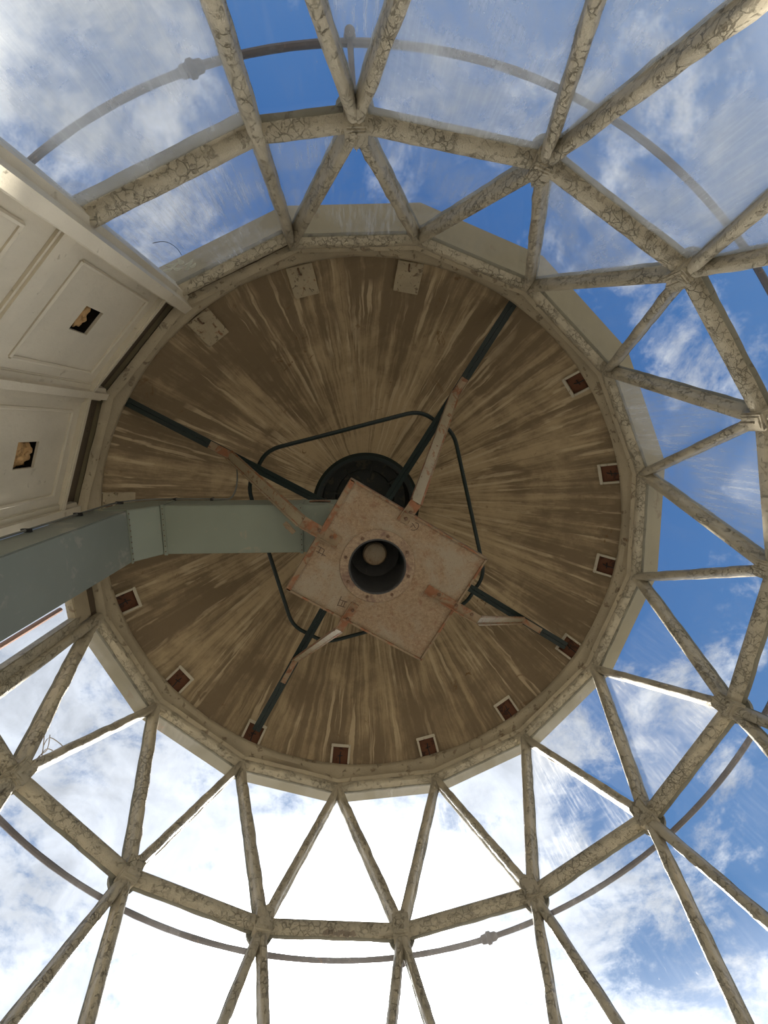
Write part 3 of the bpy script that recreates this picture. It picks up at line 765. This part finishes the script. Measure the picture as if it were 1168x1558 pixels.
m = MB(); m.tube([V3(-.44, Y0 - .004, ZD0 + .10), V3(-.40, Y0 - .012, ZD0 + .085), V3(-.34, Y0 - .012, ZD0 + .085), V3(-.30, Y0 - .004, ZD0 + .10)], .007, 6)
m.box(V3(-.37, Y0 - .006, ZD0 + .11), (.08, .008, .03)); m.build('catch', 'bolt', duct)
tag(duct, 'square grey-green sheet metal air duct bending down at the left wall', 'duct')

# thin grey conduit running along the duct edge and up to the roof tie
cond = empty('conduit', (-1, Y0, ZD1))
pts = [unpx(354, 692, 4.98), unpx(360, 712, 4.86), unpx(360, 738, 4.66), unpx(352, 757, 4.63), V3(-1.06, Y0 - .008, ZD1 - .015)]
pts2 = [V3(-1.18, Y0 - .01, ZD1 - .012), V3(-1.40, Y0 - .01, ZD1 - .012), V3(-1.53, Y0 - .01, ZD1 - .02), V3(-1.64, Y0 - .01, ZD1 - .09), V3(-1.69, Y0 - .01, ZD1 - .2), V3(-1.70, Y0 - .01, ZD1 - .5), V3(-1.70, Y0 - .01, 3.2), V3(-1.70, Y0 - .01, 1.0)]
full = pts + pts2
def smoothp(P, n=5):
    out = []
    for k in range(len(P) - 1):
        p0 = P[max(k - 1, 0)]; p1 = P[k]; p2 = P[k + 1]; p3 = P[min(k + 2, len(P) - 1)]
        for q in range(n):
            t = q / n
            out.append(.5 * ((2 * p1) + (p2 - p0) * t + (2 * p0 - 5 * p1 + 4 * p2 - p3) * t * t + (3 * p1 - p0 - 3 * p2 + p3) * t ** 3))
    out.append(P[-1]); return out
m = MB(); m.tube(smoothp(full), .0062, 6); m.build('conduit_tube', 'cable', cond)
for c, dr in ((V3(-1.12, Y0 - .009, ZD1 - .012), 0), (V3(-1.37, Y0 - .009, ZD1 - .012), 0), (V3(-1.67, Y0 - .009, ZD1 - .15), 1), (V3(-1.70, Y0 - .009, 4.05), 1), (V3(-1.70, Y0 - .009, 3.65), 1)):
    m = MB(); m.box(c, (.014, .018, .045) if not dr else (.045, .018, .014)); m.build('clip', 'clip', cond)
tag(cond, 'thin grey cable conduit clipped along the upper edge of the duct', 'cable')

# ------------------------------------------------------------------ roof-edge vent boxes
def vent_box(i, closed, label):
    u = rad(i); s = V3(-u.y, u.x, 0)
    r0, r1 = (1.885, 2.035) if closed else (1.945, 2.042)
    h = .088 if closed else .080; dp = .030
    def cz_(r): f = (2.055 - r) / 1.515; return 4.83 + (2.055 - r) * SL + .05 * math.sin(PI * f)
    A0 = u * r0 + V3(0, 0, cz_(r0)); A1 = u * r1 + V3(0, 0, cz_(r1)); dv = (A1 - A0); Lr = dv.length; dv.normalize()
    nr = s.cross(dv).normalized()
    if nr.z > 0: nr = -nr                      # points down, into the room
    e = empty('vent_box', (A0 + A1) / 2)
    def W(x, t, q): return A0 + dv * x + s * t + nr * q      # x along the slope, t sideways, q away from the roof
    B3 = basis(s, dv, s.cross(dv), V3(0, 0, 0)).to_3x3()
    m = MB(); th_ = .009
    m.box(W(th_ / 2, 0, dp / 2 - .003), (2 * h, th_, dp + .006), B3)
    for sg in (-1, 1): m.box(W(Lr / 2 + th_ / 2, sg * (h - th_ / 2), dp / 2 - .003), (th_, Lr - th_, dp + .006), B3)
    m.build('housing', 'frame', e, smooth=False)
    if closed:
        m = MB(); m.box(W(Lr / 2, 0, dp + .004), (2 * h + .010, Lr + .008, .008), B3); m.build('lid', 'plate', e, bevel=.003)
        m = MB(); m.tube([W(Lr - .012, -.01, dp + .006), W(Lr - .02, -.01, dp + .028), W(Lr - .045, -.008, dp + .030), W(Lr - .06, 0, dp + .010)], .006, 6); m.build('hook', 'bolt', e)
    else:
        f = MB(); lip = .018
        f.box(W(lip / 2 - .004, 0, dp + .002), (2 * h + .010, lip + .006, .008), B3)
        for sg in (-1, 1): f.box(W(Lr / 2 + lip / 2, sg * (h - lip / 2 + .004), dp + .002), (lip, Lr - lip, .008), B3)
        f.build('rim_frame', 'frame', e, bevel=.003)
        k = MB(); k.box(W(Lr / 2 + .004, 0, .002), (2 * h - .020, Lr - .006, .004), B3); k.build('recess', 'rust_in', e, smooth=False)
        m = MB(); m.tube([W(Lr * .35, -.004, .012), W(Lr * .6, .004, .022), W(Lr * .9, 0, .034), W(Lr + .02, .003, .040)], .004, 6); m.build('hook', 'clip', e)
        m = MB(); m.tube([W(Lr * .55, -.022, .010), W(Lr * .6, .024, .012)], .004, 6); m.build('latch', 'clip', e)
    return tag(e, label, 'vent', 'small vent boxes around the roof rim')
VB = {
 15: (1, 'closed cream vent box lid at the upper left, where the solid panels meet the glass'),
 0: (1, 'closed peeling vent box lid with dark rust spots, at the rim top left of centre'),
 1: (1, 'closed vent box lid at the top of the rim, right of the spotted peeling lid'),
 3: (0, 'open rusty vent box on the upper right rim, next after the upper right green tie'),
 4: (0, 'open rusty vent box on the right rim, upper of the pair beside blue sky'),
 5: (0, 'open rusty vent box on the right rim, lower of the close pair'),
 6: (0, 'open rusty vent box touching the end of the lower right green tie'),
 7: (0, 'open vent box at the lower right, between the lower right tie and the bottom pair'),
 8: (0, 'open vent box on the bottom rim, right one of the bottom pair'),
 9: (0, 'open vent box on the bottom rim, left one of the bottom pair'),
 10: (0, 'open vent box touching the end of the lower left green tie'),
 11: (0, 'open vent box on the lower left rim, next above the lower left green tie'),
 12: (0, 'open vent box on the left rim, just below the grey duct'),
 13: (1, 'closed crusty vent box lid on the left rim, just above the duct')}
for i, (c, l) in VB.items(): vent_box(i, c, l)

# ------------------------------------------------------------------ small loose things
tw = MB(); rnd = random.Random(3)
def twp(px, py, zz):
    a = ang(11.5); nrm = V3(math.cos(a), math.sin(a), 0); d = CR @ V3((px - 584) / FPX, -(py - 779) / FPX, -1)
    t = (2.115 + zz - CAM.dot(nrm)) / d.dot(nrm); return CAM + d * t
for path in ([(62, 1160), (66, 1135), (68, 1105)], [(66, 1135), (75, 1122), (92, 1132), (98, 1140)], [(50, 1163), (60, 1150), (72, 1140), (76, 1118)], [(42, 1158), (56, 1140), (60, 1118)], [(56, 1156), (70, 1140), (80, 1142)]):
    tw.tube(smoothp([twp(x, y, .02 + .01 * k) for k, (x, y) in enumerate(path)], 3), .0026, 5)
tag(tw.build('twig', 'twig'), 'dry leafless twig caught at the lower left glazing node', 'twig')
sc = MB(); a15 = ang(15.5); n15 = V3(math.cos(a15), math.sin(a15), 0)
def sp(px, py, q=2.035):
    d = CR @ V3((px - 584) / FPX, -(py - 779) / FPX, -1); t = (q - CAM.dot(n15)) / d.dot(n15); return CAM + d * t
feather = empty('feather', sp(276, 398))
sc.tube(smoothp([sp(x, y) for x, y in ((232, 370), (246, 367.5), (258, 370), (270, 379), (276, 388))]), .0014, 5)
sc.build('quill', 'clip', feather)
f2 = MB()
for px, py, l, an in ((262, 402, .07, .5), (286, 400, .075, -.3), (270, 408, .06, .9), (284, 407, .06, -.8), (275, 398, .07, 1.6), (256, 409, .055, .25), (292, 404, .05, -.2)):
    c = sp(px, py); tt = V3(-n15.y, n15.x, 0); ax = tt * math.cos(an) + V3(0, 0, 1) * math.sin(an); bx2 = n15.cross(ax)
    N_ = 6; top = []; bot = []
    for k in range(N_ + 1):
        x = l * (k / N_ - .5); h_ = .016 * math.sin(PI * (k + .3) / (N_ + .6)); lift = n15 * (-.008 * math.sin(PI * k / N_))
        top.append(c + ax * x + bx2 * h_ + lift); bot.append(c + ax * x - bx2 * h_ + lift)
    off = n15 * .0015
    vs = top + bot + [q + off for q in top] + [q + off for q in bot]; K = N_ + 1
    fs = [(k, k + 1, K + k + 1, K + k) for k in range(N_)] + [(2 * K + k + 1, 2 * K + k, 3 * K + k, 3 * K + k + 1) for k in range(N_)]
    fs += [(k, k + 1, 2 * K + k + 1, 2 * K + k) for k in range(N_)] + [(K + k + 1, K + k, 3 * K + k, 3 * K + k + 1) for k in range(N_)]
    fs += [(0, K, 3 * K, 2 * K), (N_, K + N_, 3 * K + N_, 2 * K + N_)]
    f2.add(vs, fs)
f2.build('vane', 'scrap', feather)
tag(feather, 'pale tattered feather with a long dark curved quill at the upper left pane corner', 'feather')
fl = MB(); rnd = random.Random(5); A_ = pt(8.5, ZN - .045); B_ = pt(9.5, ZN - .045)
for k in range(11):
    f = .36 + .20 * k / 10; c = A_ * (1 - f) + B_ * f; rr_ = rad(9)
    fl.box(c - rr_ * .055 + V3(0, 0, -.004 - .010 * rnd.random()), (.016 + .012 * rnd.random(), .005, .014 + .02 * rnd.random()), Matrix.Rotation(ang(9) + PI / 2, 3, 'Z') @ Matrix.Rotation(rnd.uniform(-.5, .5), 3, 'Y'))
fl.build('paint_flake', 'flake', win1)
# cone texture origin: shift mesh so that the object origin sits on the axis
